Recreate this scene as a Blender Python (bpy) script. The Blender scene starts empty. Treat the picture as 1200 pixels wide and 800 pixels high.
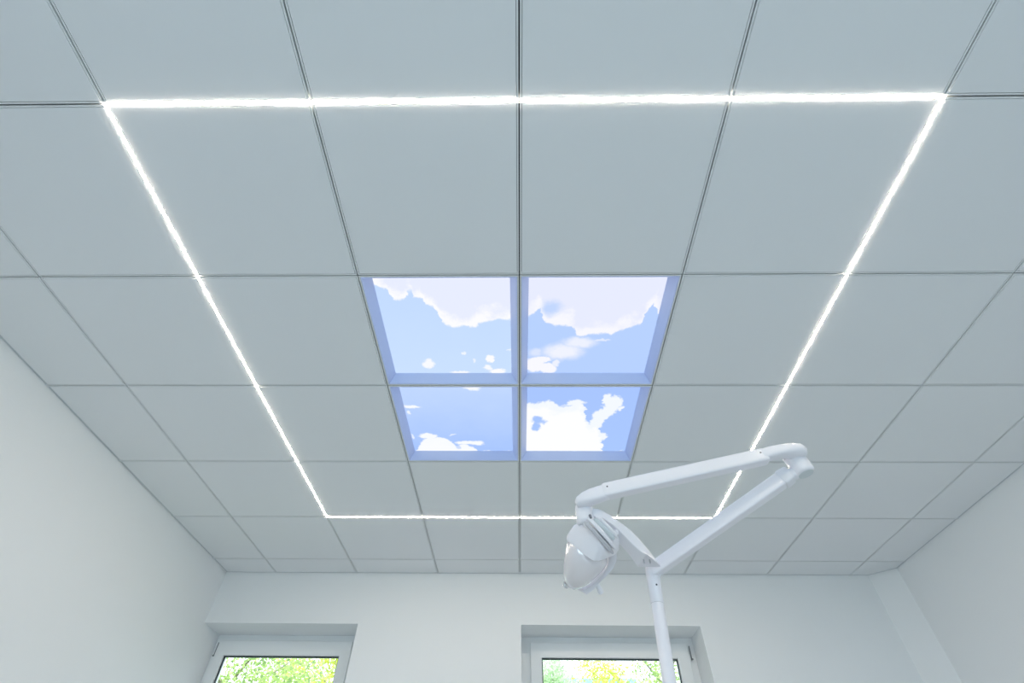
import bpy, bmesh, math, random
from mathutils import Vector, Matrix

random.seed(7)
SC = bpy.context.scene
COL = SC.collection

# ------------------------------------------------------------------ camera
T = 0.625                    # ceiling module
ZC = 2.6                     # ceiling height
CAM = Vector((-0.0016, -0.4381, 1.0472))
CX = Vector((0.9999, 0.0112, 0.0096)).normalized()
CF = Vector((-0.0146, 0.6716, 0.7408)).normalized()
CU = CX.cross(CF).normalized()
CX = CF.cross(CU).normalized()
FPX = 567.84
cam_d = bpy.data.cameras.new('camera')
cam_d.sensor_width = 36.0
cam_d.lens = FPX / 1200 * 36
cam_d.clip_start = 0.01
cam = bpy.data.objects.new('camera', cam_d)
COL.objects.link(cam)
cam.matrix_world = Matrix(((CX.x, CU.x, -CF.x, CAM.x), (CX.y, CU.y, -CF.y, CAM.y),
                           (CX.z, CU.z, -CF.z, CAM.z), (0, 0, 0, 1)))
SC.camera = cam

# ------------------------------------------------------------------ world, fill light, exposure
SC.view_settings.view_transform = 'Standard'
SC.view_settings.look = 'None'
SC.view_settings.gamma = 1
SC.view_settings.use_curve_mapping = False
SC.view_settings.exposure = 0.27
world = bpy.data.worlds.new('sky')
SC.world = world
world.use_nodes = True
wn = world.node_tree.nodes
bg = wn['Background']
bg.inputs['Color'].default_value = (0.80, 0.87, 0.98, 1)
bg.inputs['Strength'].default_value = 3.1
SC.cycles.use_denoising = True
SC.cycles.max_bounces = 14
SC.cycles.diffuse_bounces = 8
SC.cycles.sample_clamp_indirect = 6

LED_POWER = 112.0
SKY_PANEL_POWER = 0.87


def portal(name, loc, rot, sx, sy):
    d = bpy.data.lights.new(name, 'AREA')
    d.shape = 'RECTANGLE'
    d.size, d.size_y = sx, sy
    d.cycles.is_portal = True
    o = bpy.data.objects.new(name, d)
    o.location, o.rotation_euler = loc, rot
    COL.objects.link(o)
    return o


def area_fill(name, loc, rot, sx, sy, watts, color):
    d = bpy.data.lights.new(name, 'AREA')
    d.shape = 'RECTANGLE'
    d.size, d.size_y = sx, sy
    d.energy = watts
    d.color = color
    o = bpy.data.objects.new(name, d)
    o.location, o.rotation_euler = loc, rot
    COL.objects.link(o)
    return o


# fill lamp added at the made-up window behind the camera
area_fill('added_fill_light', (0.25, -2.40, 1.45), (math.radians(52), 0, 0), 3.3, 1.3, 34, (0.46, 0.63, 0.84))

# ------------------------------------------------------------------ materials
def lin(r, g, b):
    f = lambda c: (c / 255 / 12.92) if c / 255 <= 0.04045 else ((c / 255 + 0.055) / 1.055) ** 2.4
    return (f(r), f(g), f(b), 1)


def mat(name, color, rough=0.5, metal=0.0, bump=0.0, bscale=200.0, coat=0.0, vary=0.0):
    m = bpy.data.materials.new(name)
    m.use_nodes = True
    nt = m.node_tree
    b = nt.nodes['Principled BSDF']
    b.inputs['Base Color'].default_value = color
    b.inputs['Roughness'].default_value = rough
    b.inputs['Metallic'].default_value = metal
    b.inputs['Coat Weight'].default_value = coat
    tc = nt.nodes.new('ShaderNodeTexCoord')
    no = nt.nodes.new('ShaderNodeTexNoise')
    no.inputs['Scale'].default_value = bscale
    no.inputs['Detail'].default_value = 3
    nt.links.new(tc.outputs['Object'], no.inputs['Vector'])
    if bump:
        bp = nt.nodes.new('ShaderNodeBump')
        bp.inputs['Strength'].default_value = bump
        bp.inputs['Distance'].default_value = 0.001
        nt.links.new(no.outputs['Fac'], bp.inputs['Height'])
        nt.links.new(bp.outputs['Normal'], b.inputs['Normal'])
    if vary:
        mr = nt.nodes.new('ShaderNodeMapRange')
        mr.inputs['To Min'].default_value = max(0, rough - vary)
        mr.inputs['To Max'].default_value = rough + vary
        nt.links.new(no.outputs['Fac'], mr.inputs['Value'])
        nt.links.new(mr.outputs['Result'], b.inputs['Roughness'])
    return m


M = {}
M['plaster'] = mat('white_plaster', (0.79, 0.81, 0.825, 1), 0.9, bump=0.25, bscale=90)
M['panel'] = mat('ceiling_panel_paint', (0.755, 0.772, 0.79, 1), 0.75, bump=0.08, bscale=400)
M['rail'] = mat('grid_rail_enamel', (0.72, 0.74, 0.75, 1), 0.45, vary=0.05)
M['slot'] = mat('grid_slot', (0.05, 0.06, 0.07, 1), 0.6, vary=0.05)
M['deck'] = mat('ceiling_deck', (0.3, 0.3, 0.3, 1), 0.9, bump=0.2)
M['trim'] = mat('edge_trim_enamel', (0.55, 0.58, 0.60, 1), 0.5, vary=0.05)  # white angle greyed: shade of the edge gap put into the colour
M['floor'] = mat('floor_vinyl', (0.60, 0.61, 0.60, 1), 0.6, vary=0.1, bscale=12)
M['pvc'] = mat('white_window_plastic', (0.80, 0.82, 0.83, 1), 0.35, vary=0.05)
M['gasket'] = mat('black_rubber_gasket', (0.02, 0.035, 0.045, 1), 0.6, vary=0.1)
M['hinge'] = mat('grey_hinge_metal', (0.20, 0.21, 0.23, 1), 0.4, metal=0.6, vary=0.05)
M['lacquer'] = mat('white_lacquer', (0.80, 0.79, 0.83, 1), 0.30, coat=0.2)
M['lacquer2'] = mat('white_plastic', (0.77, 0.77, 0.81, 1), 0.4)
M['reflector'] = mat('reflector_enamel', (0.78, 0.75, 0.77, 1), 0.24, metal=0.35, coat=0.6)
M['chrome'] = mat('chrome', (0.7, 0.72, 0.74, 1), 0.12, metal=1.0, vary=0.03)
M['dark'] = mat('dark_recess', (0.06, 0.065, 0.075, 1), 0.6, vary=0.05)
M['seam'] = mat('grey_seam', (0.45, 0.45, 0.48, 1), 0.6, vary=0.05)
M['slot_shade'] = mat('slot_shade_grey', (0.52, 0.52, 0.55, 1), 0.5, vary=0.05)  # groove shade of the lamp head put into the strip colour
M['fin_shade'] = mat('plug_and_slot_grey', (0.60, 0.65, 0.67, 1), 0.5, vary=0.05)  # joint plug plastic; on the slot strip, groove shade put into colour
M['sky_frame'] = mat('blue_spill_frame', (0.58, 0.66, 0.95, 1), 0.35, vary=0.04)  # white frame with the blue spill of the sky pictures in its colour
M['bark'] = mat('bark', (0.30, 0.27, 0.22, 1), 0.9, bump=0.8, bscale=25)
M['grass'] = mat('grass_ground', (0.20, 0.25, 0.14, 1), 0.95, bump=0.6, bscale=8)
M['facade'] = mat('pale_blue_render', (0.36, 0.52, 0.60, 1), 0.85, bump=0.2, bscale=40)
M['roof'] = mat('pale_roof_sheet', (0.33, 0.50, 0.58, 1), 0.6, vary=0.05)


def emission(name, color, strength):
    m = bpy.data.materials.new(name)
    m.use_nodes = True
    nt = m.node_tree
    nt.nodes.clear()
    e = nt.nodes.new('ShaderNodeEmission')
    o = nt.nodes.new('ShaderNodeOutputMaterial')
    e.inputs['Color'].default_value = color
    e.inputs['Strength'].default_value = strength
    nt.links.new(e.outputs[0], o.inputs[0])
    return m


M['led'] = emission('led_diffuser', (1.0, 0.88, 0.72, 1), LED_POWER)
M['led'].cycles.emission_sampling = 'FRONT'


def glass_mat():
    m = bpy.data.materials.new('window_glass')
    m.use_nodes = True
    nt = m.node_tree
    nt.nodes.clear()
    o = nt.nodes.new('ShaderNodeOutputMaterial')
    t = nt.nodes.new('ShaderNodeBsdfTransparent')
    t.inputs['Color'].default_value = (0.95, 0.98, 0.97, 1)
    g = nt.nodes.new('ShaderNodeBsdfGlossy')
    g.inputs['Roughness'].default_value = 0.0
    fr = nt.nodes.new('ShaderNodeFresnel')
    fr.inputs['IOR'].default_value = 1.3
    mx = nt.nodes.new('ShaderNodeMixShader')
    nt.links.new(fr.outputs[0], mx.inputs[0])
    nt.links.new(t.outputs[0], mx.inputs[1])
    nt.links.new(g.outputs[0], mx.inputs[2])
    nt.links.new(mx.outputs[0], o.inputs[0])
    return m


M['glass'] = glass_mat()


def leaf_mat(name, stops):
    m = bpy.data.materials.new(name)
    m.use_nodes = True
    nt = m.node_tree
    nt.nodes.clear()
    o = nt.nodes.new('ShaderNodeOutputMaterial')
    g = nt.nodes.new('ShaderNodeNewGeometry')
    r = nt.nodes.new('ShaderNodeValToRGB')
    while len(r.color_ramp.elements) < len(stops):
        r.color_ramp.elements.new(0.5)
    for e, (p, c) in zip(r.color_ramp.elements, stops):
        e.position = p
        e.color = c
    d = nt.nodes.new('ShaderNodeBsdfDiffuse')
    t = nt.nodes.new('ShaderNodeBsdfTranslucent')
    mx = nt.nodes.new('ShaderNodeMixShader')
    mx.inputs[0].default_value = 0.5
    nt.links.new(g.outputs['Random Per Island'], r.inputs[0])
    nt.links.new(r.outputs[0], d.inputs[0])
    nt.links.new(r.outputs[0], t.inputs[0])
    nt.links.new(d.outputs[0], mx.inputs[1])
    nt.links.new(t.outputs[0], mx.inputs[2])
    nt.links.new(mx.outputs[0], o.inputs[0])
    return m


M['leaf_green'] = leaf_mat('leaves_green', [(0.0, (0.26, 0.38, 0.18, 1)), (0.4, (0.50, 0.66, 0.24, 1)), (0.8, (0.66, 0.78, 0.32, 1)), (1.0, (0.85, 0.9, 0.5, 1))])
M['leaf_yellow'] = leaf_mat('leaves_yellow', [(0.0, (0.45, 0.55, 0.10, 1)), (0.5, (0.75, 0.80, 0.18, 1)), (1.0, (0.9, 0.88, 0.4, 1))])
M['leaf_pale'] = leaf_mat('leaves_pale', [(0.0, (0.5, 0.65, 0.42, 1)), (0.5, (0.72, 0.84, 0.6, 1)), (1.0, (0.85, 0.92, 0.75, 1))])


# picture of sky and clouds on a backlit panel
def cloud_mat(name, curve, below, puffs, holes, sky_a, sky_b, cloud_edge, cloud_core, rough=0.03):
    m = bpy.data.materials.new(name)
    m.use_nodes = True
    nt = m.node_tree
    nt.nodes.clear()
    N, L = nt.nodes.new, nt.links.new

    def val(op, a, b=None, clamp=False):
        n = N('ShaderNodeMath')
        n.operation = op
        n.use_clamp = clamp
        for k, x in enumerate((a, b)):
            if x is None:
                continue
            if isinstance(x, (int, float)):
                n.inputs[k].default_value = x
            else:
                L(x, n.inputs[k])
        return n.outputs[0]

    def ramp(x, lo, hi):
        n = N('ShaderNodeMapRange')
        n.interpolation_type = 'SMOOTHSTEP'
        n.inputs['From Min'].default_value = lo
        n.inputs['From Max'].default_value = hi
        L(x, n.inputs['Value'])
        return n.outputs['Result']

    tc = N('ShaderNodeTexCoord')
    mp = N('ShaderNodeMapping')
    mp.inputs['Scale'].default_value = (1 / 0.55, 1 / 0.55, 0)
    L(tc.outputs['Object'], mp.inputs['Vector'])

    def noise(scale, detail, off):
        a = N('ShaderNodeVectorMath')
        a.operation = 'ADD'
        a.inputs[1].default_value = (off, off * 1.7, 0)
        L(mp.outputs[0], a.inputs[0])
        n = N('ShaderNodeTexNoise')
        n.inputs['Scale'].default_value = scale
        n.inputs['Detail'].default_value = detail
        n.inputs['Roughness'].default_value = 0.62
        L(a.outputs[0], n.inputs['Vector'])
        return n
    n1 = noise(14, 6, 3.1)
    sub = N('ShaderNodeVectorMath')
    sub.operation = 'SUBTRACT'
    sub.inputs[1].default_value = (0.5, 0.5, 0.5)
    L(n1.outputs['Color'], sub.inputs[0])
    sc = N('ShaderNodeVectorMath')
    sc.operation = 'SCALE'
    sc.inputs['Scale'].default_value = rough * 4
    L(sub.outputs[0], sc.inputs[0])
    ad = N('ShaderNodeVectorMath')
    ad.operation = 'ADD'
    L(mp.outputs[0], ad.inputs[0])
    L(sc.outputs[0], ad.inputs[1])
    P = ad.outputs[0]
    sp = N('ShaderNodeSeparateXYZ')
    L(P, sp.inputs[0])
    u, v = sp.outputs[0], sp.outputs[1]
    fc = N('ShaderNodeFloatCurve')
    cm = fc.mapping
    c = cm.curves[0]
    pts = curve
    c.points[0].location = pts[0]
    c.points[1].location = pts[-1]
    for p in pts[1:-1]:
        c.points.new(*p)
    for p in c.points:
        p.handle_type = 'VECTOR'
    cm.update()
    L(u, fc.inputs['Value'])
    d = val('SUBTRACT', fc.outputs[0], v) if not below else val('SUBTRACT', v, fc.outputs[0])
    mask = ramp(d, -0.008, 0.02)

    def blob(cx, cy, rx, ry, soft):
        s = N('ShaderNodeVectorMath')
        s.operation = 'SUBTRACT'
        s.inputs[1].default_value = (cx, cy, 0)
        L(P, s.inputs[0])
        k = N('ShaderNodeVectorMath')
        k.operation = 'MULTIPLY'
        k.inputs[1].default_value = (1 / rx, 1 / ry, 0)
        L(s.outputs[0], k.inputs[0])
        ln = N('ShaderNodeVectorMath')
        ln.operation = 'LENGTH'
        L(k.outputs[0], ln.inputs[0])
        return ramp(val('SUBTRACT', 1.0, ln.outputs['Value']), 0.0, soft)
    for (cx, cy, rx, ry, soft, amt) in holes:
        b = blob(cx, cy, rx, ry, soft)
        mask = val('MULTIPLY', mask, val('SUBTRACT', 1.0, val('MULTIPLY', b, amt)), True)
    for (cx, cy, rx, ry, soft, amt) in puffs:
        b = blob(cx, cy, rx, ry, soft)
        mask = val('MAXIMUM', mask, val('MULTIPLY', b, amt))

    def mix(fac, a, b):
        x = N('ShaderNodeMix')
        x.data_type = 'RGBA'
        L(fac, x.inputs['Factor'])
        for s, q in ((x.inputs['A'], a), (x.inputs['B'], b)):
            if isinstance(q, tuple):
                s.default_value = q
            else:
                L(q, s)
        return x.outputs['Result']
    n2 = noise(3.2, 4, 8.4)
    sky_f = val('ADD', val('MULTIPLY', v, 0.75), val('MULTIPLY', n2.outputs['Fac'], 0.35), True)
    sky = mix(sky_f, sky_a, sky_b)
    n3 = noise(4.5, 5, 1.2)
    core_f = ramp(val('ADD', d, val('MULTIPLY', val('SUBTRACT', n3.outputs['Fac'], 0.5), 0.5)), 0.02, 0.16)
    cl = mix(core_f, cloud_edge, cloud_core)
    out = mix(mask, sky, cl)
    e = N('ShaderNodeEmission')
    e.inputs['Strength'].default_value = SKY_PANEL_POWER
    L(out, e.inputs['Color'])
    o = N('ShaderNodeOutputMaterial')
    L(e.outputs[0], o.inputs[0])
    return m


# ------------------------------------------------------------------ mesh helpers
class MB:
    def __init__(self):
        self.v, self.f = [], []

    def add(self, vs, fs):
        n = len(self.v)
        self.v += [tuple(x) for x in vs]
        self.f += [tuple(i + n for i in f) for f in fs]
        return self

    def box(self, a, b):
        x0, y0, z0 = a
        x1, y1, z1 = b
        return self.add([(x0, y0, z0), (x1, y0, z0), (x1, y1, z0), (x0, y1, z0), (x0, y0, z1), (x1, y0, z1), (x1, y1, z1), (x0, y1, z1)],
                        [(3, 2, 1, 0), (4, 5, 6, 7), (0, 1, 5, 4), (1, 2, 6, 5), (2, 3, 7, 6), (3, 0, 4, 7)])

    def prism(self, poly, z0, z1):
        n = len(poly)
        vs = [(x, y, z0) for x, y in poly] + [(x, y, z1) for x, y in poly]
        fs = [tuple(reversed(range(n))), tuple(range(n, 2 * n))]
        fs += [(i, (i + 1) % n, n + (i + 1) % n, n + i) for i in range(n)]
        return self.add(vs, fs)

    def loft(self, rings, cap0=True, cap1=True):
        n = len(rings[0])
        vs = [p for r in rings for p in r]
        fs = []
        for k in range(len(rings) - 1):
            for i in range(n):
                j = (i + 1) % n
                fs.append((k * n + i, k * n + j, (k + 1) * n + j, (k + 1) * n + i))
        if cap0:
            fs.append(tuple(reversed(range(n))))
        if cap1:
            fs.append(tuple((len(rings) - 1) * n + i for i in range(n)))
        return self.add(vs, fs)

    def build(self, name, m, parent=None, smooth=False, bevel=0.0, seg=2, loc=None):
        me = bpy.data.meshes.new(name)
        vs = self.v
        if loc is not None:
            vs = [(x - loc[0], y - loc[1], z - loc[2]) for x, y, z in vs]
        me.from_pydata(vs, [], self.f)
        bm = bmesh.new()
        bm.from_mesh(me)
        bmesh.ops.recalc_face_normals(bm, faces=bm.faces)
        if bevel:
            es = [e for e in bm.edges if len(e.link_faces) == 2 and e.calc_face_angle(0) > 0.6]
            bmesh.ops.bevel(bm, geom=es, offset=bevel, segments=seg, profile=0.5, affect='EDGES', clamp_overlap=True)
        bm.to_mesh(me)
        bm.free()
        if smooth:
            me.shade_smooth()
            try:
                me.set_sharp_from_angle(angle=math.radians(42))
            except Exception:
                pass
        me.materials.append(m)
        o = bpy.data.objects.new(name, me)
        COL.objects.link(o)
        if loc is not None:
            o.location = loc
        if parent is not None:
            o.parent = parent
            if loc is None:
                o.matrix_parent_inverse = Matrix.Translation(-Vector(parent.location))
            else:
                o.location = Vector(loc) - Vector(parent.location)
        return o


def ring(c, a, b, n=24, p=2.0, a0=0.0):
    out = []
    for i in range(n):
        t = a0 + 2 * math.pi * i / n
        ct, st = math.cos(t), math.sin(t)
        x = math.copysign(abs(ct) ** (2 / p), ct)
        y = math.copysign(abs(st) ** (2 / p), st)
        out.append(Vector(c) + a * x + b * y)
    return out


def perp(t):
    t = t.normalized()
    r = t.cross(Vector((0, 0, 1)))
    if r.length < 1e-3:
        r = Vector((1, 0, 0))
    r.normalize()
    return r, r.cross(t).normalized()


def tube(mb, p0, p1, r0, r1=None, n=24):
    p0, p1 = Vector(p0), Vector(p1)
    r1 = r0 if r1 is None else r1
    a, b = perp(p1 - p0)
    return mb.loft([ring(p0, a * r0, b * r0, n), ring(p1, a * r1, b * r1, n)])


def lathe(mb, p0, axis, prof, n=28):
    a, b = perp(axis)
    ax = axis.normalized()
    return mb.loft([ring(Vector(p0) + ax * s, a * r, b * r, n) for s, r in prof])


def empty(name, loc):
    o = bpy.data.objects.new(name, None)
    o.empty_display_size = 0.1
    o.location = loc
    COL.objects.link(o)
    return o


def tag(o, label=None, cat=None, group=None, kind=None):
    if label:
        o['label'] = label
    if cat:
        o['category'] = cat
    if group:
        o['group'] = group
    if kind:
        o['kind'] = kind
    return o


def struct(o, label, cat):
    return tag(o, label, cat, kind='structure')


def at(px, py, D):
    return CAM + (CF + CX * ((px - 600) / FPX) - CU * ((py - 400) / FPX)) * D


# ------------------------------------------------------------------ room shell
XL, XR, YB, YF = -2.265, 2.790, 3.371, -2.5
WT = 0.32                                   # back wall thickness
OZ0, OZ1 = 0.90, 2.2485                     # window openings
W1 = (-2.265, -1.1575)
W2 = (0.0095, 1.2763)
CH = [(2.639, YB), (XR, 3.2405)]            # bevelled corner
ZT = ZC + 0.35

struct(MB().box((XL - 0.3, YF - 0.3, -0.12), (XR + 0.3, YB + WT, 0)).build('floor', M['floor']), 'pale vinyl floor of the treatment room', 'floor')
struct(MB().box((XL - 0.25, YF - 0.25, 0), (XL, YB + WT, ZT)).build('wall_left', M['plaster']), 'smooth white wall on the left side', 'wall')
struct(MB().box((XR, YF - 0.25, 0), (XR + 0.25, YB + WT, ZT)).build('wall_right', M['plaster']), 'smooth white wall on the right side', 'wall')
w = MB()
w.box((XL, YB, 0), (W1[1], YB + WT, OZ0)).box((XL, YB, OZ1), (W1[1], YB + WT, ZT))
w.box((W1[1], YB, 0), (W2[0], YB + WT, ZT))
w.box((W2[0], YB, 0), (W2[1], YB + WT, OZ0)).box((W2[0], YB, OZ1), (W2[1], YB + WT, ZT))
w.box((W2[1], YB, 0), (XR, YB + WT, ZT))
struct(w.build('wall_back', M['plaster']), 'white wall holding the two windows', 'wall')
struct(MB().prism([CH[0], CH[1], (XR, YB)], 0, ZT).build('wall_corner', M['plaster']), 'bevelled white corner between window wall and right wall', 'wall')
R0, R1, RZ0, RZ1 = -1.5, 2.0, 0.7, 2.2      # window added for light behind the camera
w = MB()
w.box((XL, YF - 0.25, 0), (R0, YF, ZT)).box((R1, YF - 0.25, 0), (XR, YF, ZT))
w.box((R0, YF - 0.25, 0), (R1, YF, RZ0)).box((R0, YF - 0.25, RZ1), (R1, YF, ZT))
struct(w.build('wall_front', M['plaster']), 'white wall behind the viewer', 'wall')

# ------------------------------------------------------------------ suspended ceiling
cols = [XL] + [i * T for i in range(-3, 5)] + [XR]
rows = [YF] + [j * T for j in range(-3, 6)] + [YB]
SL, FL, TG = 0.0023, 0.0075, 0.0088          # slot half, flange half, tile edge from the module line
RAILZ = ZC + 0.0008


def led_x(i, j):     # is the module line X=i, between rows j and j+1, a light line
    return i in (-2, 2) and 0 <= j < 4


def led_y(j, i):
    return j in (0, 4) and -2 <= i < 2


ceil = MB()
ceil.box((XL, YF, ZC + 0.20), (XR, YB, ZC + 0.24))                         # deck above the panels
for i in range(-3, 5):                                                     # slot tops of the runners
    ceil.box((i * T - 0.012, YF, ZC + 0.014), (i * T + 0.012, YB, ZC + 0.035))
for j in range(-3, 6):
    ceil.box((XL, j * T - 0.012, ZC + 0.0145), (XR, j * T + 0.012, ZC + 0.0355))
ceiling = ceil.build('ceiling', M['slot'])
struct(ceiling, 'suspended ceiling of square white panels in a slotted metal grid', 'ceiling')

EDGE = 0.016                                # hidden under the wall angle
SKY = {(-1, 1), (0, 1), (-1, 2), (0, 2)}


def near_int(x):
    k = round(x / T)
    return k if abs(x - k * T) < 1e-6 else None


proto = {}
for ci in range(len(cols) - 1):
    for rj in range(len(rows) - 1):
        x0, x1, y0, y1 = cols[ci], cols[ci + 1], rows[rj], rows[rj + 1]
        i0, i1 = ci - 4, ci - 3             # grid index of both sides
        j0, j1 = rj - 4, rj - 3
        wl, wr, wf, wb = ci == 0, ci == len(cols) - 2, rj == 0, rj == len(rows) - 2
        # flanges of the rail around the cell (none where a light line sits)
        ra, rb = SL, FL
        fz0, fz1 = RAILZ, ZC + 0.0138
        fm = MB()
        X0, X1 = (x0 if wl else x0 + ra), (x1 if wr else x1 - ra)
        Y0, Y1 = (y0 if wf else y0 + ra), (y1 if wb else y1 - ra)
        def lz(b):                          # shorten towards a crossing light line
            return FL + 0.0006 if b else ra
        if not wl and not led_x(i0, j0):
            fm.box((x0 + ra, Y0 if not led_y(j0, i0) else y0 + FL, fz0), (x0 + rb, Y1 if not led_y(j1, i0) else y1 - FL, fz1))
        if not wr and not led_x(i1, j0):
            fm.box((x1 - rb, Y0 if not led_y(j0, i0) else y0 + FL, fz0), (x1 - ra, Y1 if not led_y(j1, i0) else y1 - FL, fz1))
        if not wf and not led_y(j0, i0):
            fm.box((X0 if wl else x0 + rb, y0 + ra, fz0), (X1 if wr else x1 - rb, y0 + rb, fz1))
        if not wb and not led_y(j1, i0):
            fm.box((X0 if wl else x0 + rb, y1 - rb, fz0), (X1 if wr else x1 - rb, y1 - ra, fz1))
        if fm.v:
            fm.build('grid_rail', M['rail'], ceiling)
        if (i0, j0) in SKY:
            continue
        a0 = x0 + (EDGE if wl else TG)
        a1 = x1 - (EDGE if wr else TG)
        b0 = y0 + (EDGE if wf else TG)
        b1 = y1 - (EDGE if wb else TG)
        if wr and wb:                       # cut to the bevelled corner
            k = 0.016
            poly = [(a0, b0), (a1, b0), (a1, CH[1][1] - k), (CH[0][0] - k, b1), (a0, b1)]
        else:
            poly = [(a0, b0), (a1, b0), (a1, b1), (a0, b1)]
        mid = ((a0 + a1) / 2, (b0 + b1) / 2, ZC)
        key = (round(a1 - a0, 4), round(b1 - b0, 4), len(poly))
        if key in proto:
            o = proto[key].copy()
            COL.objects.link(o)
            o.location = mid
        else:
            o = MB().prism(poly, ZC, ZC + 0.013).build('ceiling_panel', M['panel'], ceiling, bevel=0.0012, seg=1, loc=mid)
            proto[key] = o

# angle trim along the walls
tz0, tz1, tw = ZC + 0.005, ZC + 0.009, 0.0158
struct(MB().prism([(XL, YF), (XL + tw, YF + tw), (XL + tw, YB - tw), (XL, YB)], tz0, tz1).build('trim_1', M['trim']), 'white edge angle along the left wall', 'trim')
struct(MB().prism([(XR, YF), (XR, CH[1][1]), (XR - tw, CH[1][1] - 0.006), (XR - tw, YF + tw)], tz0, tz1).build('trim_2', M['trim']), 'white edge angle along the right wall', 'trim')
struct(MB().prism([(XL, YB), (XL + tw, YB - tw), (CH[0][0] - 0.006, YB - tw), (XR - tw, CH[1][1] - 0.006), CH[1], CH[0]], tz0, tz1).build('trim_3', M['trim']), 'white edge angle along the window wall', 'trim')
struct(MB().prism([(XL, YF), (XR, YF), (XR - tw, YF + tw), (XL + tw, YF + tw)], tz0, tz1).build('trim_4', M['trim']), 'white edge angle along the wall behind the viewer', 'trim')

# ------------------------------------------------------------------ light lines in the grid
def light_line(label, horizontal, k, a, b):
    mid = (a + b) / 2 * T
    loc = (mid, k * T, ZC) if horizontal else (k * T, mid, ZC)
    root = empty('light_line', loc)
    tag(root, label, 'light', 'recessed light lines forming a rectangle')
    hw, gap = 0.0031, 0.0036
    hm = MB()
    for s in range(a, b):
        s0 = s * T + (gap if s > a else -0.0031 if horizontal else 0.0035)
        s1 = (s + 1) * T - (gap if s < b - 1 else -0.0031 if horizontal else 0.0035)
        dm = MB()
        # slightly crowned opal cover
        rings = []
        for e in [s0 + (s1 - s0) * q / 30 for q in range(31)]:
            pr = []
            for off, dz in ((1, -.0009), (.92, -.0012), (-.92, -.0012), (-1, -.0009)):
                pr.append((hw * off, dz))
            pr += [(-hw, 0.006), (hw, 0.006)]
            rings.append([Vector((e, k * T + o_, ZC + z_)) if horizontal else Vector((k * T + o_, e, ZC + z_)) for o_, z_ in pr])
        dm.loft(rings)
        dm.build('light_diffuser', M['led'], root, smooth=True)
        if horizontal:
            hm.box((s0, k * T - FL, ZC + 0.0062), (s1, k * T + FL, ZC + 0.0135))
            hm.box((s0, k * T - 0.0088, ZC), (s1, k * T - hw - 0.0002, ZC + 0.0061))
            hm.box((s0, k * T + hw + 0.0002, ZC), (s1, k * T + 0.0088, ZC + 0.0061))
        else:
            hm.box((k * T - FL, s0, ZC + 0.0062), (k * T + FL, s1, ZC + 0.0135))
            hm.box((k * T - 0.0085, s0, ZC), (k * T - hw - 0.0002, s1, ZC + 0.0061))
            hm.box((k * T + hw + 0.0002, s0, ZC), (k * T + 0.0088, s1, ZC + 0.0061))
    hm.build('light_housing', M['rail'], root)
    return root


light_line('glowing white light line across the ceiling nearest the top of the photo', True, 0, -2, 2)
light_line('glowing white light line across the ceiling nearest the windows, passing behind the lamp head', True, 4, -2, 2)
light_line('glowing white light line running down the left side of the ceiling', False, -2, 0, 4)
light_line('glowing white light line running down the right side of the ceiling above the lamp elbow', False, 2, 0, 4)

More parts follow.
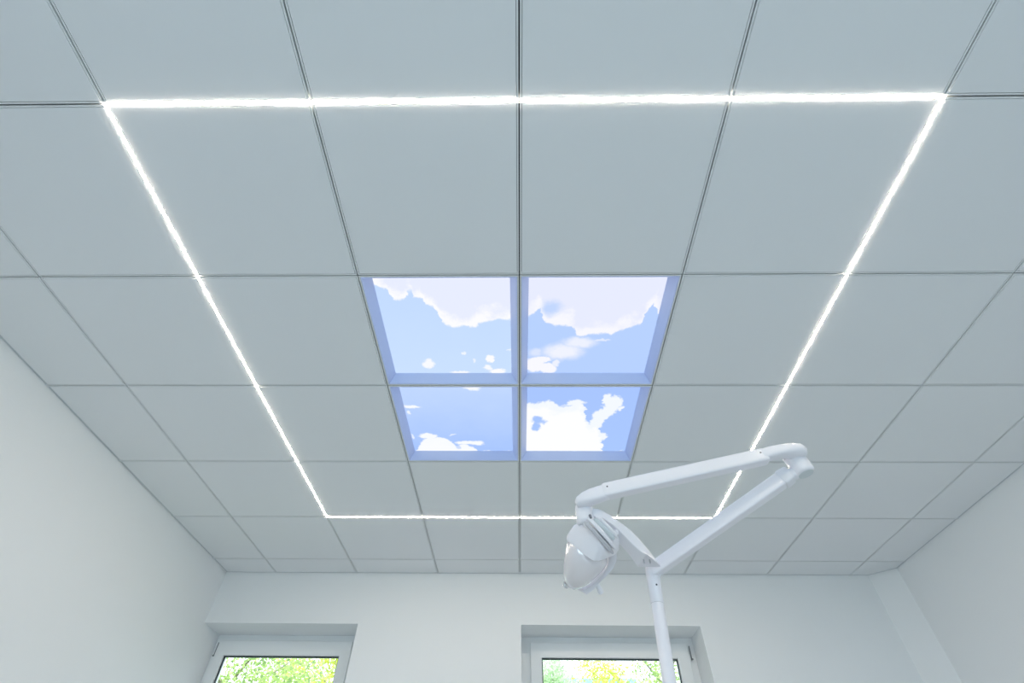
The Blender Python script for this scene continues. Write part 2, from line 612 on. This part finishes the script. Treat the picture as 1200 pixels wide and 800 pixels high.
# ------------------------------------------------------------------ sky picture lights
W_ = (1.0, 1.0, 1.0, 1)
sky_data = {
    (-1, 1): dict(
        label='square sky light whose large cloud fills its upper half, left of the centre rail',
        curve=[(0, .07), (.086, .116), (.098, .171), (.137, .207), (.205, .207), (.237, .144), (.273, .131), (.278, .2), (.34, .207), (.356, .257), (.41, .279), (.437, .345), (.462, .435), (.551, .481), (.623, .469), (.716, .485), (.742, .443), (.837, .428), (.896, .406), (1, .414)],
        below=False,
        puffs=[(.298, .888, .06, .07, .5, .9), (.826, .825, .042, .05, .4, 1), (.606, .761, .025, .02, .5, .7), (.687, .853, .02, .04, .6, .6), (.80, .935, .05, .035, .5, .9), (.88, .98, .09, .035, .4, 1), (.556, .99, .10, .022, .5, .9), (.99, .728, .04, .015, .6, .6)],
        holes=[(.255, .16, .03, .06, .5, .6)],
        sky_a=lin(190, 214, 252), sky_b=lin(200, 222, 255), edge=lin(248, 248, 255), core=lin(228, 233, 253), rough=.022),
    (0, 1): dict(
        label='square sky light with a broad hazy cloud sweeping to its upper right corner',
        curve=[(0, .375), (.045, .345), (.08, .29), (.118, .40), (.142, .445), (.225, .468), (.343, .476), (.398, .579), (.48, .563), (.586, .555), (.658, .563), (.724, .524), (.877, .455), (.912, .321), (.955, .249), (1, .36)],
        below=False,
        puffs=[(.29, .75, .23, .13, .7, .85), (.42, .65, .19, .09, .7, .8), (.593, .619, .09, .02, .6, .6), (.06, .90, .10, .10, .3, 1), (.17, .94, .09, .07, .3, 1), (.10, .84, .12, .04, .4, 1), (.07, .76, .09, .07, .8, .5), (.24, .88, .04, .05, .5, .8)],
        holes=[(.17, .29, .12, .11, .8, .8), (.11, .93, .05, .012, .6, .5)],
        sky_a=lin(182, 207, 252), sky_b=lin(180, 206, 254), edge=lin(244, 244, 255), core=lin(228, 232, 253), rough=.02),
    (-1, 2): dict(
        label='square sky light of mostly clear blue with small low clouds at its lower left edge',
        curve=[(0, 1.0), (.019, .991), (.083, .861), (.101, .818), (.17, .776), (.261, .766), (.346, .797), (.415, .882), (.438, .903), (.479, .881), (.53, .881), (.604, .935), (.646, 1.0), (1, 1.0)],
        below=True,
        puffs=[(.175, .755, .11, .055, .4, 1), (.075, .305, .10, .03, .5, 1), (.027, .392, .03, .03, .5, .8), (.65, .05, .09, .045, .5, 1), (.55, .86, .15, .035, .4, 1), (.645, .865, .085, .05, .5, 1), (.409, .739, .05, .015, .6, .7), (.015, .756, .016, .05, .5, .7)],
        holes=[(.45, .93, .04, .05, .5, .6)],
        sky_a=lin(196, 217, 255), sky_b=lin(164, 194, 252), edge=lin(244, 247, 255), core=lin(246, 248, 255), rough=.022),
    (0, 2): dict(
        label='square sky light holding one big bright white cumulus cloud with a blue gap',
        curve=[(0, .26), (.096, .237), (.2, .21), (.274, .29), (.38, .27), (.44, .235), (.481, .225), (.52, .29), (.537, .345), (.561, .46), (.60, .56), (.643, .572), (.66, .50), (.70, .62), (.73, .72), (.755, .84), (.77, 1.0), (1, 1.0)],
        below=True,
        puffs=[(.79, .27, .085, .13, .3, 1), (.75, .37, .09, .10, .3, 1), (.69, .43, .09, .09, .3, 1), (.67, .54, .08, .12, .3, 1), (.74, .76, .055, .08, .4, 1), (.71, .90, .06, .10, .4, 1), (.45, .25, .10, .05, .4, 1), (.72, .20, .05, .09, .4, 1), (.87, .33, .03, .05, .5, 1)],
        holes=[(.10, .50, .07, .07, .5, 1), (.09, .60, .05, .085, .5, 1), (.15, .53, .06, .05, .6, .9), (.60, .50, .06, .06, .6, .8), (.36, .30, .08, .02, .6, .6), (.80, .29, .04, .02, .6, .5)],
        sky_a=lin(166, 194, 252), sky_b=lin(168, 198, 254), edge=lin(240, 245, 255), core=lin(249, 250, 255), rough=.032),
}
for (i, j), d in sky_data.items():
    cx, cy = (i + .5) * T, (j + .5) * T
    root = empty('sky_light_panel', (cx, cy, ZC))
    tag(root, d['label'], 'light', 'sky picture lights in the ceiling')
    o_, g_ = T / 2 - 0.0082, 0.275
    h = 0.045
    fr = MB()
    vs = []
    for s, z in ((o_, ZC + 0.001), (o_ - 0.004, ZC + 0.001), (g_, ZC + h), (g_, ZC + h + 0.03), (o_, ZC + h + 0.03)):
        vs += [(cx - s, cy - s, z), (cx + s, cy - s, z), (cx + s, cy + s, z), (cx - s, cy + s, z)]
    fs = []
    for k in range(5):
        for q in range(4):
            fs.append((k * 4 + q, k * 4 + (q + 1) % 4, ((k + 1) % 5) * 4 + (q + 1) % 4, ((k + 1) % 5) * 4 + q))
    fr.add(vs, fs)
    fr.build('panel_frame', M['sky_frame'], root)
    m = cloud_mat('sky_picture', d['curve'], d['below'], d['puffs'], d['holes'], d['sky_a'], d['sky_b'], d['edge'], d['core'], d['rough'])
    MB().box((cx - g_ + .0002, cy - g_ + .0002, ZC + h + 0.001), (cx + g_ - .0002, cy + g_ - .0002, ZC + h + 0.006)).build(
        'sky_picture', m, root, loc=(cx - g_, cy - g_, ZC + h))

# ------------------------------------------------------------------ windows
def rect_ring(mb, xo0, xo1, zo0, zo1, xi0, xi1, zi0, zi1, y0, y1):
    vs = []
    for (a, b, c, d_) in ((xo0, xo1, zo0, zo1), (xi0, xi1, zi0, zi1)):
        for y in (y0, y1):
            vs += [(a, y, c), (b, y, c), (b, y, d_), (a, y, d_)]
    fs = []
    for q in range(4):
        r = (q + 1) % 4
        fs += [(q, r, 8 + r, 8 + q), (4 + q, 4 + r, 12 + r, 12 + q), (q, r, 4 + r, 4 + q), (8 + q, 8 + r, 12 + r, 12 + q)]
    return mb.add(vs, fs)


def window(name, label, x0, x1, sl, sr, gl, gr, hinge_x, hinge_z, lean):
    yf = YB + 0.240
    fixed = rect_ring(MB(), x0, x1, OZ0, OZ1, sl + 0.012, sr - 0.012, OZ0 + 0.05, 2.205 - 0.012, yf + 0.022, yf + 0.078)
    root = fixed.build(name, M['pvc'], bevel=0.002)
    struct(root, label, 'window')
    sz0, sz1, gz0, gz1 = OZ0 + 0.04, 2.205, OZ0 + 0.125, 2.1105
    s = MB()
    rect_ring(s, sl, sr, sz0, sz1, gl, gr, gz0, gz1, yf - 0.004, yf + 0.066)
    s.build('window_sash', M['pvc'], root, bevel=0.003)
    g = MB()
    rect_ring(g, gl + .0004, gr - .0004, gz0 + .0004, gz1 - .0004, gl + 0.007, gr - 0.007, gz0 + 0.007, gz1 - 0.007, yf + 0.014, yf + 0.030)
    g.build('glazing_gasket', M['gasket'], root)
    MB().box((gl + .006, yf + 0.020, gz0 + .006), (gr - .006, yf + 0.026, gz1 - .006)).build('window_pane', M['glass'], root)
    # slim hinge on the jamb
    hb = MB()
    hb.box((hinge_x - 0.0022, yf - 0.008, hinge_z - 0.082), (hinge_x + 0.0022, yf + 0.006, hinge_z))
    hb.box((hinge_x - 0.003, yf - 0.010, hinge_z - 0.088), (hinge_x + 0.009 * lean, yf + 0.004, hinge_z - 0.080)) if lean > 0 else \
        hb.box((hinge_x + 0.009 * lean, yf - 0.010, hinge_z - 0.088), (hinge_x + 0.003, yf + 0.004, hinge_z - 0.080))
    hb.build('hinge', M['hinge'], root)
    return root


window('window_1', 'white framed window against the left wall, full of leaves', W1[0], W1[1], -2.236, -1.238, -2.165, -1.315, -2.232, 2.190, -1)
window('window_2', 'white framed window behind the lamp pole', W2[0], W2[1], 0.077, 1.222, 0.158, 1.137, 1.2365, 2.190, 1)
r = rect_ring(MB(), R0, R1, RZ0, RZ1, R0 + .07, R1 - .07, RZ0 + .07, RZ1 - .07, YF - 0.16, YF - 0.09)  # unseen window, added to go with the fill lamp
r.box((0.215, YF - 0.158, RZ0 + .07), (0.285, YF - 0.092, RZ1 - .07))
w3 = struct(r.build('added_window', M['pvc'], bevel=0.003), 'wide unseen window added behind the viewer for fill light', 'window')
MB().box((R0 + .065, YF - 0.13, RZ0 + .065), (R1 - .065, YF - 0.124, RZ1 - .065)).build('window_pane', M['glass'], w3)

# ------------------------------------------------------------------ dental lamp
D0 = 1.70
PX = D0 / FPX                                # metres per photo pixel at the lamp
top = at(765.0, 672, D0)
low = at(784.6, 800, D0 * 1.294 / 1.504)
axis = (top - low).normalized()
foot = low - axis * (low.z / axis.z)
lamp = empty('dental_lamp', foot)
tag(lamp, 'white dental examination lamp on a slanting pole with a folded double arm', 'lamp')
r_p = 7.0 * PX
t0 = (top - foot).length
sleeve = t0 - 0.098
p = MB()
lathe(p, foot + axis * 0.02, axis, [(0, r_p), (sleeve - 0.022, r_p), (sleeve - 0.02, r_p * .97)])
p.build('pole', M['lacquer'], lamp, smooth=True)
b = MB()
b.loft([ring(foot + Vector((0, 0, z)), Vector((rr, 0, 0)), Vector((0, rr, 0)), 40) for z, rr in ((0, .2), (.012, .2), (.018, .192), (.022, .06), (.06, .045), (.065, r_p))])
b.build('pole_base', M['lacquer2'], lamp, smooth=True)
sl_ = MB()
lathe(sl_, foot + axis * sleeve, axis, [(0, r_p * .98), (0.002, r_p * 1.05), (0.075, r_p * 1.08), (0.098, r_p * 1.10), (0.10, r_p * 1.0)])
slo = sl_.build('pole_sleeve', M['lacquer'], lamp, smooth=True)
sm = MB()
lathe(sm, foot + axis * (sleeve - 0.0022), axis, [(0, r_p * .985), (0.0025, r_p * .985)])
sm.build('sleeve_seam', M['seam'], slo)
tc = at(771.3, 695, D0)
toc = (CAM - tc)
toc = (toc - axis * toc.dot(axis)).normalized()
sq = foot + axis * ((tc - foot).dot(axis))
side = toc.cross(axis)
dd = (toc * .93 - side * 0.30).normalized()
s_ = MB()
tube(s_, sq + dd * (r_p * 1.03), sq + dd * (r_p * 1.10), 0.0032, n=12)
s_.build('screw', M['dark'], slo)

# hub that carries the lower arm
hub = MB()
hc = at(766, 672, D0)
hub.loft([ring(hc + axis * s, CX * (a_ * PX), axis.cross(CX).normalized() * (a_ * PX), 28, 2.6) for s, a_ in ((-.012, 7.8), (-.006, 8.6), (.018, 9.0), (.030, 8.6), (.036, 7.0))])
hub.build('pole_hub', M['lacquer2'], lamp, smooth=True)


def beam(a, b, w0, h0, w1, h1, p=8.0, n=48, taper=0.008, up=None):
    t = (b - a).normalized()
    sd = t.cross(Vector((0, 0, 1))).normalized()
    upv = sd.cross(t).normalized()
    L_ = (b - a).length
    rs = []
    for s, k in ((0, .90), (taper / L_, 1), (1 - taper / L_, 1), (1, .90)):
        q = a + (b - a) * s
        rs.append(ring(q, sd * ((w0 + (w1 - w0) * s) / 2 * k), upv * ((h0 + (h1 - h0) * s) / 2 * k), n, p))
    return MB().loft(rs), t, sd, upv


# lower arm: pole hub -> elbow
la0, la1 = at(764.5, 669, D0), at(918, 561, D0 - .01)
mb, t, sd, upv = beam(la0, la1, .040, .045, .044, .050)
la = mb.build('lower_arm', M['lacquer'], lamp, smooth=True)
m2, *_ = beam(la1 - t * .010, la1 + t * .030, .050, .056, .046, .050, taper=.004)
m2.build('arm_collar', M['lacquer2'], la, smooth=True)

# elbow knuckle
Z = Vector((0, 0, 1))
ek = at(937.0, 545.0, D0 - .01)
Zt = Vector((-.20, .02, 1)).normalized()
e = MB()
rk = 11.6 * PX
neck = []
na = la1 + t * .022
nb = ek + Zt * -.002
for s in range(7):
    q = s / 6
    c_ = na.lerp(nb, q) + upv * (-.008 * math.sin(q * math.pi))
    k = .022 - .003 * math.sin(q * math.pi) + .002 * q
    neck.append(ring(c_, sd * k, upv * k, 28, 3.2 - q))
e.loft(neck)
e.build('elbow_neck', M['lacquer2'], lamp, smooth=True)
e = MB()
lathe(e, ek, Zt, [(-.036, rk * .80), (-.0345, rk * .90), (-.030, rk * .97), (-.022, rk), (.030, rk), (.033, rk * .985)], 40)
e.build('elbow_joint', M['lacquer'], lamp, smooth=True)
e = MB()
lathe(e, ek + Zt * -.0372, Zt, [(0, rk * .74), (.0013, rk * .78)], 36)
e.build('joint_plug', M['fin_shade'], lamp, smooth=True)
e = MB()
lathe(e, ek + Zt * .0325, Zt, [(0, rk * .95), (.0035, rk * .95)], 36)
e.build('joint_seam', M['seam'], lamp, smooth=True)

# upper arm: elbow -> head joint
ua0, ua1 = at(897, 534.5, D0 - .015), at(707, 576.5, D0 - .03)
mb, t2, sd2, up2 = beam(ua0, ua1, .042, .050, .042, .050, p=7.0)
ua = mb.build('upper_arm', M['lacquer'], lamp, smooth=True)
for q, nm in ((.02, 'a'), (.985, 'b')):
    s_ = MB()
    c_ = ua0.lerp(ua1, q + (.012 if nm == 'a' else -.012)) + up2 * .006
    fc_ = sd2 if sd2.dot(CAM - c_) > 0 else -sd2
    tube(s_, c_ + fc_ * .0195, c_ + fc_ * .0212, .0030, n=12)
    s_.build('screw', M['dark'], ua)


def swept(pts, mat_name, name, n=32):
    """pts: (px, py, depth, half side, half up, exponent)"""
    cs = [at(a, b, c) for a, b, c, *_ in pts]
    rs = []
    for k, (c, q) in enumerate(zip(cs, pts)):
        tt = (cs[min(k + 1, len(cs) - 1)] - cs[max(k - 1, 0)]).normalized()
        s2 = tt.cross(Z).normalized()
        u2 = s2.cross(tt).normalized()
        rs.append(ring(c, s2 * q[3], u2 * q[4], n, q[5]))
    return MB().loft(rs)


def chaikin(pts, it=2, r=.25):
    for _ in range(it):
        out = []
        for i_, p_ in enumerate(pts):
            q_ = pts[(i_ + 1) % len(pts)]
            out += [p_.lerp(q_, r), p_.lerp(q_, 1 - r)]
        pts = out
    return pts


def spline(pts, per=5):
    out = []
    for i_ in range(len(pts) - 1):
        p0, p1, p2, p3 = (pts[max(0, min(len(pts) - 1, i_ + j_))] for j_ in (-1, 0, 1, 2))
        for k_ in range(per):
            t_ = k_ / per
            out.append(0.5 * ((2 * p1) + (p2 - p0) * t_ + (2 * p0 - 5 * p1 + 4 * p2 - p3) * t_ ** 2 + (3 * p1 - p0 - 3 * p2 + p3) * t_ ** 3))
    return out + [pts[-1]]


# end cap over the elbow
up_end = swept([(893, 534.0, D0 - .015, .019, .020, 4), (903, 531.2, D0 - .015, .021, .021, 4), (916, 528.8, D0 - .013, .024, .020, 3.5), (926, 528.4, D0 - .011, .030, .021, 3),
                (934, 529.0, D0 - .010, .034, .021, 2.6), (940, 530.5, D0 - .010, .027, .018, 2.4), (943.5, 532, D0 - .010, .012, .010, 2.2)], None, None)
up_end.build('arm_end_cap', M['lacquer'], ua, smooth=True)
cap = MB()
lathe(cap, ek + Zt * .0355, Zt, [(0, rk * .97), (.003, rk * 1.0), (.018, rk * 1.0), (.028, rk * .92), (.034, rk * .70)], 40)
cap.build('elbow_cap', M['lacquer'], ua, smooth=True)
# end cap over the head joint
le = swept([(711, 576.2, D0 - .03, .019, .024, 4), (703, 578.8, D0 - .031, .021, .025, 4), (694, 582.0, D0 - .032, .024, .025, 3.5), (686, 585.8, D0 - .033, .028, .023, 3),
            (679, 589.5, D0 - .034, .026, .018, 2.6), (675.5, 591.5, D0 - .035, .014, .010, 2.3)], None, None)
le.build('arm_end_cap', M['lacquer'], ua, smooth=True)

# yoke with its hub
DH = D0 - .035
yk = at(685, 602, DH)
y = MB()
rh = 10.2 * PX
lathe(y, yk + Z * -.040, Z, [(0, rh * .80), (.006, rh * .95), (.014, rh), (.058, rh), (.070, rh * .92)], 32)
yh = y.build('yoke_hub', M['lacquer2'], lamp, smooth=True)
# curved blade of the yoke: outer edge, front ridge, inner edge
o_px = [(678, 597, 0), (692, 594.8, 0), (703.5, 596.2, -3), (714, 602, -5), (724, 609, -6), (741, 622, -6), (757, 639.5, -5), (768, 653.5, -3), (774, 662.0, 0)]
r_px = [(676, 604.5, -4), (690, 604, -6), (704, 606, -9), (713, 611, -11), (724, 619.5, -13), (739.5, 635.5, -14), (750, 645, -15), (754.5, 647.5, -17), (757.5, 648.5, 0)]
i_px = [(678, 612, 0), (690, 611.5, 0), (702, 613, -3), (710, 618, -5), (718, 626, -6), (731.5, 641, -6), (740, 651, -5), (744.5, 657, -3), (747.5, 662.0, 0)]


def lift(pxs, extra=0.0):
    return [at(a_, b_, DH + c_ * .003 + extra) for a_, b_, c_ in pxs]


O_, I_ = lift(o_px), lift(i_px)
zc_ = O_[-1].z
def level(a_, b_):                           # the free end is cut level
    d_ = at(a_, b_, 1) - CAM
    return CAM + d_ * ((zc_ - CAM.z) / d_.z)
I_[-1] = level(747.5, 662.0)
R_ = lift(r_px)
R_[-1] = level(757.5, 648.5)
back = (CF - Z * CF.z).normalized() * .016
O_, R_, I_ = spline(O_), spline(R_), spline(I_)
rs = []
for o1, r1, i1 in zip(O_, R_, I_):
    rs.append(chaikin([o1, o1.lerp(r1, .80), r1, r1.lerp(i1, .20), i1, i1 + back, o1 + back], 2, .22))
last = rs[-1]
mid_ = sum(last, Vector((0, 0, 0))) / len(last)
rim = [mid_ + (q_ - mid_) * .90 for q_ in last]
deep = [mid_ + (q_ - mid_) * .75 + (rs[-7][i_] - q_) * .9 for i_, q_ in enumerate(last)]
ym = MB().loft(rs + [rim, deep])             # and hollow
yo = ym.build('yoke_arm', M['lacquer'], lamp, smooth=True)
for dx in (-4, 3):
    s_ = MB()
    c_ = at(759 + dx, 659.6, DH - .024)
    tube(s_, c_ + Z * .012, c_ - Z * .001, .0026, .0022, n=12)
    s_.build('screw', M['chrome'], yo, smooth=True)

# lamp head, built in its own frame: e1 right, e2 down the photo, e3 towards the viewer
HD = D0 - .045
e1, e2, e3 = CX, -CU, -CF


def hp(px, py, q=0.0):
    return at(px, py, HD - q * HD / FPX)


def pair_ring(l, r, depth, n=36, p=2.2, shift=0.0, q0=0.0):
    """a section through two opposite silhouette points; depth in photo pixels"""
    lx, ly = l
    rx, ry = r
    c = hp((lx + rx) / 2, (ly + ry) / 2, q0)
    a = (hp(*r) - hp(*l)) / 2
    ax = Vector((-(ry - ly), (rx - lx)))
    ax.normalize()                           # towards the tip
    k = HD / FPX
    bvec = (e3 + (e1 * ax.x + e2 * ax.y) * shift) * (depth * k)
    return ring(c, a, bvec, n, p)


dome = MB().loft([
    pair_ring((663.2, 684.2), (667.0, 687.6), 3.0),
    pair_ring((661.2, 679.5), (674.0, 688.2), 9.5),
    pair_ring((660.2, 672.0), (683.5, 684.6), 15.0),
    pair_ring((660.8, 660.0), (694.0, 677.0), 19.5),
    pair_ring((662.4, 649.0), (702.0, 669.0), 22.0),
    pair_ring((664.4, 640.0), (708.5, 662.0), 22.5),
    pair_ring((666.6, 633.5), (711.5, 656.5), 21.0),
    pair_ring((671.0, 630.0), (711.0, 651.0), 16.0)])
dome.build('reflector_dome', M['reflector'], lamp, smooth=True)
def facet_ring(l, n, r, dn, dr):
    L1, N1, R1_ = hp(*l, 0), hp(*n, dn), hp(*r, dr)
    B1 = hp((l[0] + r[0]) / 2 + 2, (l[1] + r[1]) / 2 - 3, -22)
    return chaikin([L1, L1.lerp(N1, .5) + e3 * .008, N1, R1_, B1.lerp(R1_, .45), B1, B1.lerp(L1, .5)], 3, .17)


shell = MB().loft([
    facet_ring((667.5, 632.5), (697.0, 655.5), (719.0, 648.0), 25, 4),
    facet_ring((661.2, 630.5), (697.5, 659.0), (726.0, 648.0), 30, 5),
    facet_ring((660.8, 627.5), (700.5, 654.0), (729.0, 643.5), 31, 7),
    facet_ring((665.0, 620.5), (704.5, 644.5), (729.5, 637.0), 31, 8),
    facet_ring((670.0, 614.5), (704.0, 633.0), (728.0, 628.0), 29, 8),
    facet_ring((677.5, 611.0), (700.0, 622.0), (720.0, 619.0), 25, 7),
    facet_ring((685.0, 607.5), (697.0, 613.5), (709.0, 611.5), 18, 5),
    facet_ring((689.5, 606.0), (695.5, 608.5), (701.5, 607.5), 12, 4)])
sh = shell.build('rear_shell', M['lacquer'], lamp, smooth=True)


def bar(pts, half, thick):
    """a rounded rib: pts are (px, py, q), half width in px across, thick in px towards the viewer"""
    cs = [hp(*p_) for p_ in pts]
    k = HD / FPX
    rs_ = []
    for i_, c in enumerate(cs):
        tt = (cs[min(i_ + 1, len(cs) - 1)] - cs[max(i_ - 1, 0)]).normalized()
        ac = e3.cross(tt).normalized()
        ot = tt.cross(ac).normalized()
        f_ = .55 if i_ in (0, len(cs) - 1) else 1
        rs_.append(ring(c, ac * (half * k * f_), ot * (thick * k), 20, 3.2))
    return MB().loft(rs_)


bar([(686.0, 611.5, 19), (688.0, 613.5, 21.5), (695, 621, 25.5), (702.0, 629, 28), (709, 637, 27.5), (714.5, 643.5, 25.5), (717.5, 647.0, 22)], 2.4, 2.2).build('cooling_slot', M['slot_shade'], sh, smooth=True)
bar([(691, 608.0, 18), (693, 610.0, 21), (706, 624, 26.5), (717.0, 637.0, 24), (719.5, 640, 20)], 2.3, 3.4).build('cooling_fin', M['lacquer'], sh, smooth=True)
bar([(697, 608.5, 16), (699, 610.5, 18), (716.5, 628.0, 20), (719.0, 631.0, 19)], 3.2, 2.2).build('cooling_slot', M['fin_shade'], sh, smooth=True)
bar([(701, 606.0, 12), (703, 607.5, 15), (720.0, 624.5, 18), (722.0, 628, 15)], 2.0, 3.6).build('cooling_fin', M['lacquer2'], sh, smooth=True)
# bracket from the hub down to the shell with its screw
bk = MB().loft([ring(hp(686, 603, 0), e1 * .018, e3 * .022, 24, 3), ring(hp(688.5, 609, 3), e1 * .022, e3 * .030, 24, 3), ring(hp(694, 616, 5), e1 * .032, e3 * .034, 24, 3)])
bk.build('head_bracket', M['lacquer2'], lamp, smooth=True)
s_ = MB()
c_ = hp(692.5, 606.5, 22)
tube(s_, c_ - e3 * .020, c_ - e3 * .002, .0048, .0040, n=16)
s_.build('screw', M['hinge'], lamp, smooth=True)
# side knob
kn = MB()
c_ = hp(721.0, 624.5, 10)
kd = (e1 * .9 - e2 * .25 + e3 * .2).normalized()
lathe(kn, c_ - kd * .020, kd, [(0, .006), (.012, .006), (.013, .0105), (.026, .0115), (.031, .008)], 20)
kn.build('tilt_knob', M['lacquer2'], lamp, smooth=True)
# clear front shield seen past the dome
rs_ = []
inner = [(676, 688.4), (684, 690.0), (692, 686.2), (699.5, 678.5), (707.5, 670.5), (711.5, 663), (713, 655.5), (713.5, 648)]
outer = [(675, 688.8), (687, 696.0), (695.5, 690.0), (703.5, 681.0), (711.5, 673.0), (718.5, 665), (722.2, 656), (722.5, 648)]
for (a_, b_) in zip(inner, outer):
    A, B = hp(*a_, -7), hp(*b_, -3)
    fr_, bk_ = e3 * (1.5 * PX), e3 * (-5 * PX)
    rs_.append([A + fr_, B + fr_, B + bk_, A + bk_])
sm = MB().loft(rs_)
shd = sm.build('front_shield', M['lacquer2'], lamp, smooth=True, bevel=0.001)
hd = MB()
c_ = hp(699.5, 684.5, -6)
kd = (e1 * .45 + e2 * .85 + e3 * .1).normalized()
lathe(hd, c_, kd, [(0, .0085), (.012, .0085), (.020, .0098), (.030, .0098), (.0335, .006)], 20)
hd.build('grip_stub', M['lacquer2'], shd, smooth=True)
# chrome tip screw
ts = MB()
td = (hp(664, 685.5, 4) - hp(690, 641)).normalized()
c_ = hp(664.3, 684.0, 2)
lathe(ts, c_, td, [(0, .013), (.004, .013), (.0045, .0095), (.011, .0095), (.013, .006)], 24)
ts.build('tip_screw', M['chrome'], lamp, smooth=True)

# ------------------------------------------------------------------ outside
struct(MB().box((-40, -40, -0.5), (40, 45, -0.3)).build('ground', M['grass']), 'grass ground around the building outside the windows', 'ground')


def tree(label, x, y, zc, rx, rz, m, n, leaf):
    root = empty('tree', (x, y, -0.3))
    tag(root, label, 'tree', 'trees outside the windows')
    tr = MB()
    tube(tr, (x, y, -0.3), (x + .05, y, zc - rz * .2), .10, .03, 12)
    for k in range(6):
        a = k * 2.4
        hgt = zc - rz * .6 + k * rz * .12
        tube(tr, (x + .03, y, hgt), (x + math.cos(a) * rx * .75, y + math.sin(a) * rx * .75, hgt + rz * .55), .018, .006, 8)
    tr.build('trunk', M['bark'], root, smooth=True)
    lm = MB()
    clumps = []
    for k in range(46):
        while True:
            q = Vector((random.uniform(-1, 1), random.uniform(-1, 1), random.uniform(-1, 1)))
            if q.length < 1:
                break
        clumps.append(Vector((x + q.x * rx, y + q.y * rx, zc + q.z * rz)))
    for k in range(n):
        c = random.choice(clumps)
        q = c + Vector((random.gauss(0, .15 * rx + .04), random.gauss(0, .15 * rx + .04), random.gauss(0, .13 * rz + .03)))
        d1 = Vector((random.gauss(0, 1), random.gauss(0, 1), random.gauss(-.3, .6))).normalized()
        d2 = d1.cross(Vector((random.gauss(0, 1), random.gauss(0, 1), random.gauss(0, 1)))).normalized()
        l_, w_ = leaf * random.uniform(.7, 1.3), leaf * random.uniform(.28, .42)
        lm.add([q, q + d1 * l_ * .5 + d2 * w_, q + d1 * l_, q + d1 * l_ * .5 - d2 * w_], [(0, 1, 2, 3)])
    me = bpy.data.meshes.new('foliage')
    me.from_pydata(lm.v, [], lm.f)
    me.materials.append(m)
    o = bpy.data.objects.new('foliage', me)
    COL.objects.link(o)
    o.parent = root
    o.matrix_parent_inverse = Matrix.Translation(-Vector(root.location))
    return root


tree('bright green tree seen through the left part of the window by the left wall', -3.35, 6.2, 2.55, .92, 1.05, M['leaf_green'], 12000, .042)
tree('yellow green tree seen through the right part of the window by the left wall', -3.15, 9.7, 3.2, 1.05, 1.3, M['leaf_yellow'], 12000, .06)
tree('yellowish tree seen left of the lamp pole through the window behind it', 1.55, 10.6, 3.15, .62, .9, M['leaf_yellow'], 4500, .06)
tree('green tree seen just beside the lamp pole through the window behind it', 1.86, 7.0, 2.75, .5, .85, M['leaf_green'], 3600, .042)
tree('pale distant tree seen at the left edge of the window behind the lamp pole', 0.75, 13.6, 4.2, .6, .7, M['leaf_pale'], 4000, .07)

bl = empty('neighbour_building', (1.6, 17, -0.3))
tag(bl, 'pale blue flat-roofed building low in the window behind the lamp pole', 'building')
MB().box((0.2, 15.0, -0.3), (3.0, 19, 4.45)).build('facade', M['facade'], bl)
MB().box((0.1, 14.9, 4.45), (3.1, 19.1, 4.61)).build('flat_roof', M['roof'], bl, bevel=.02)
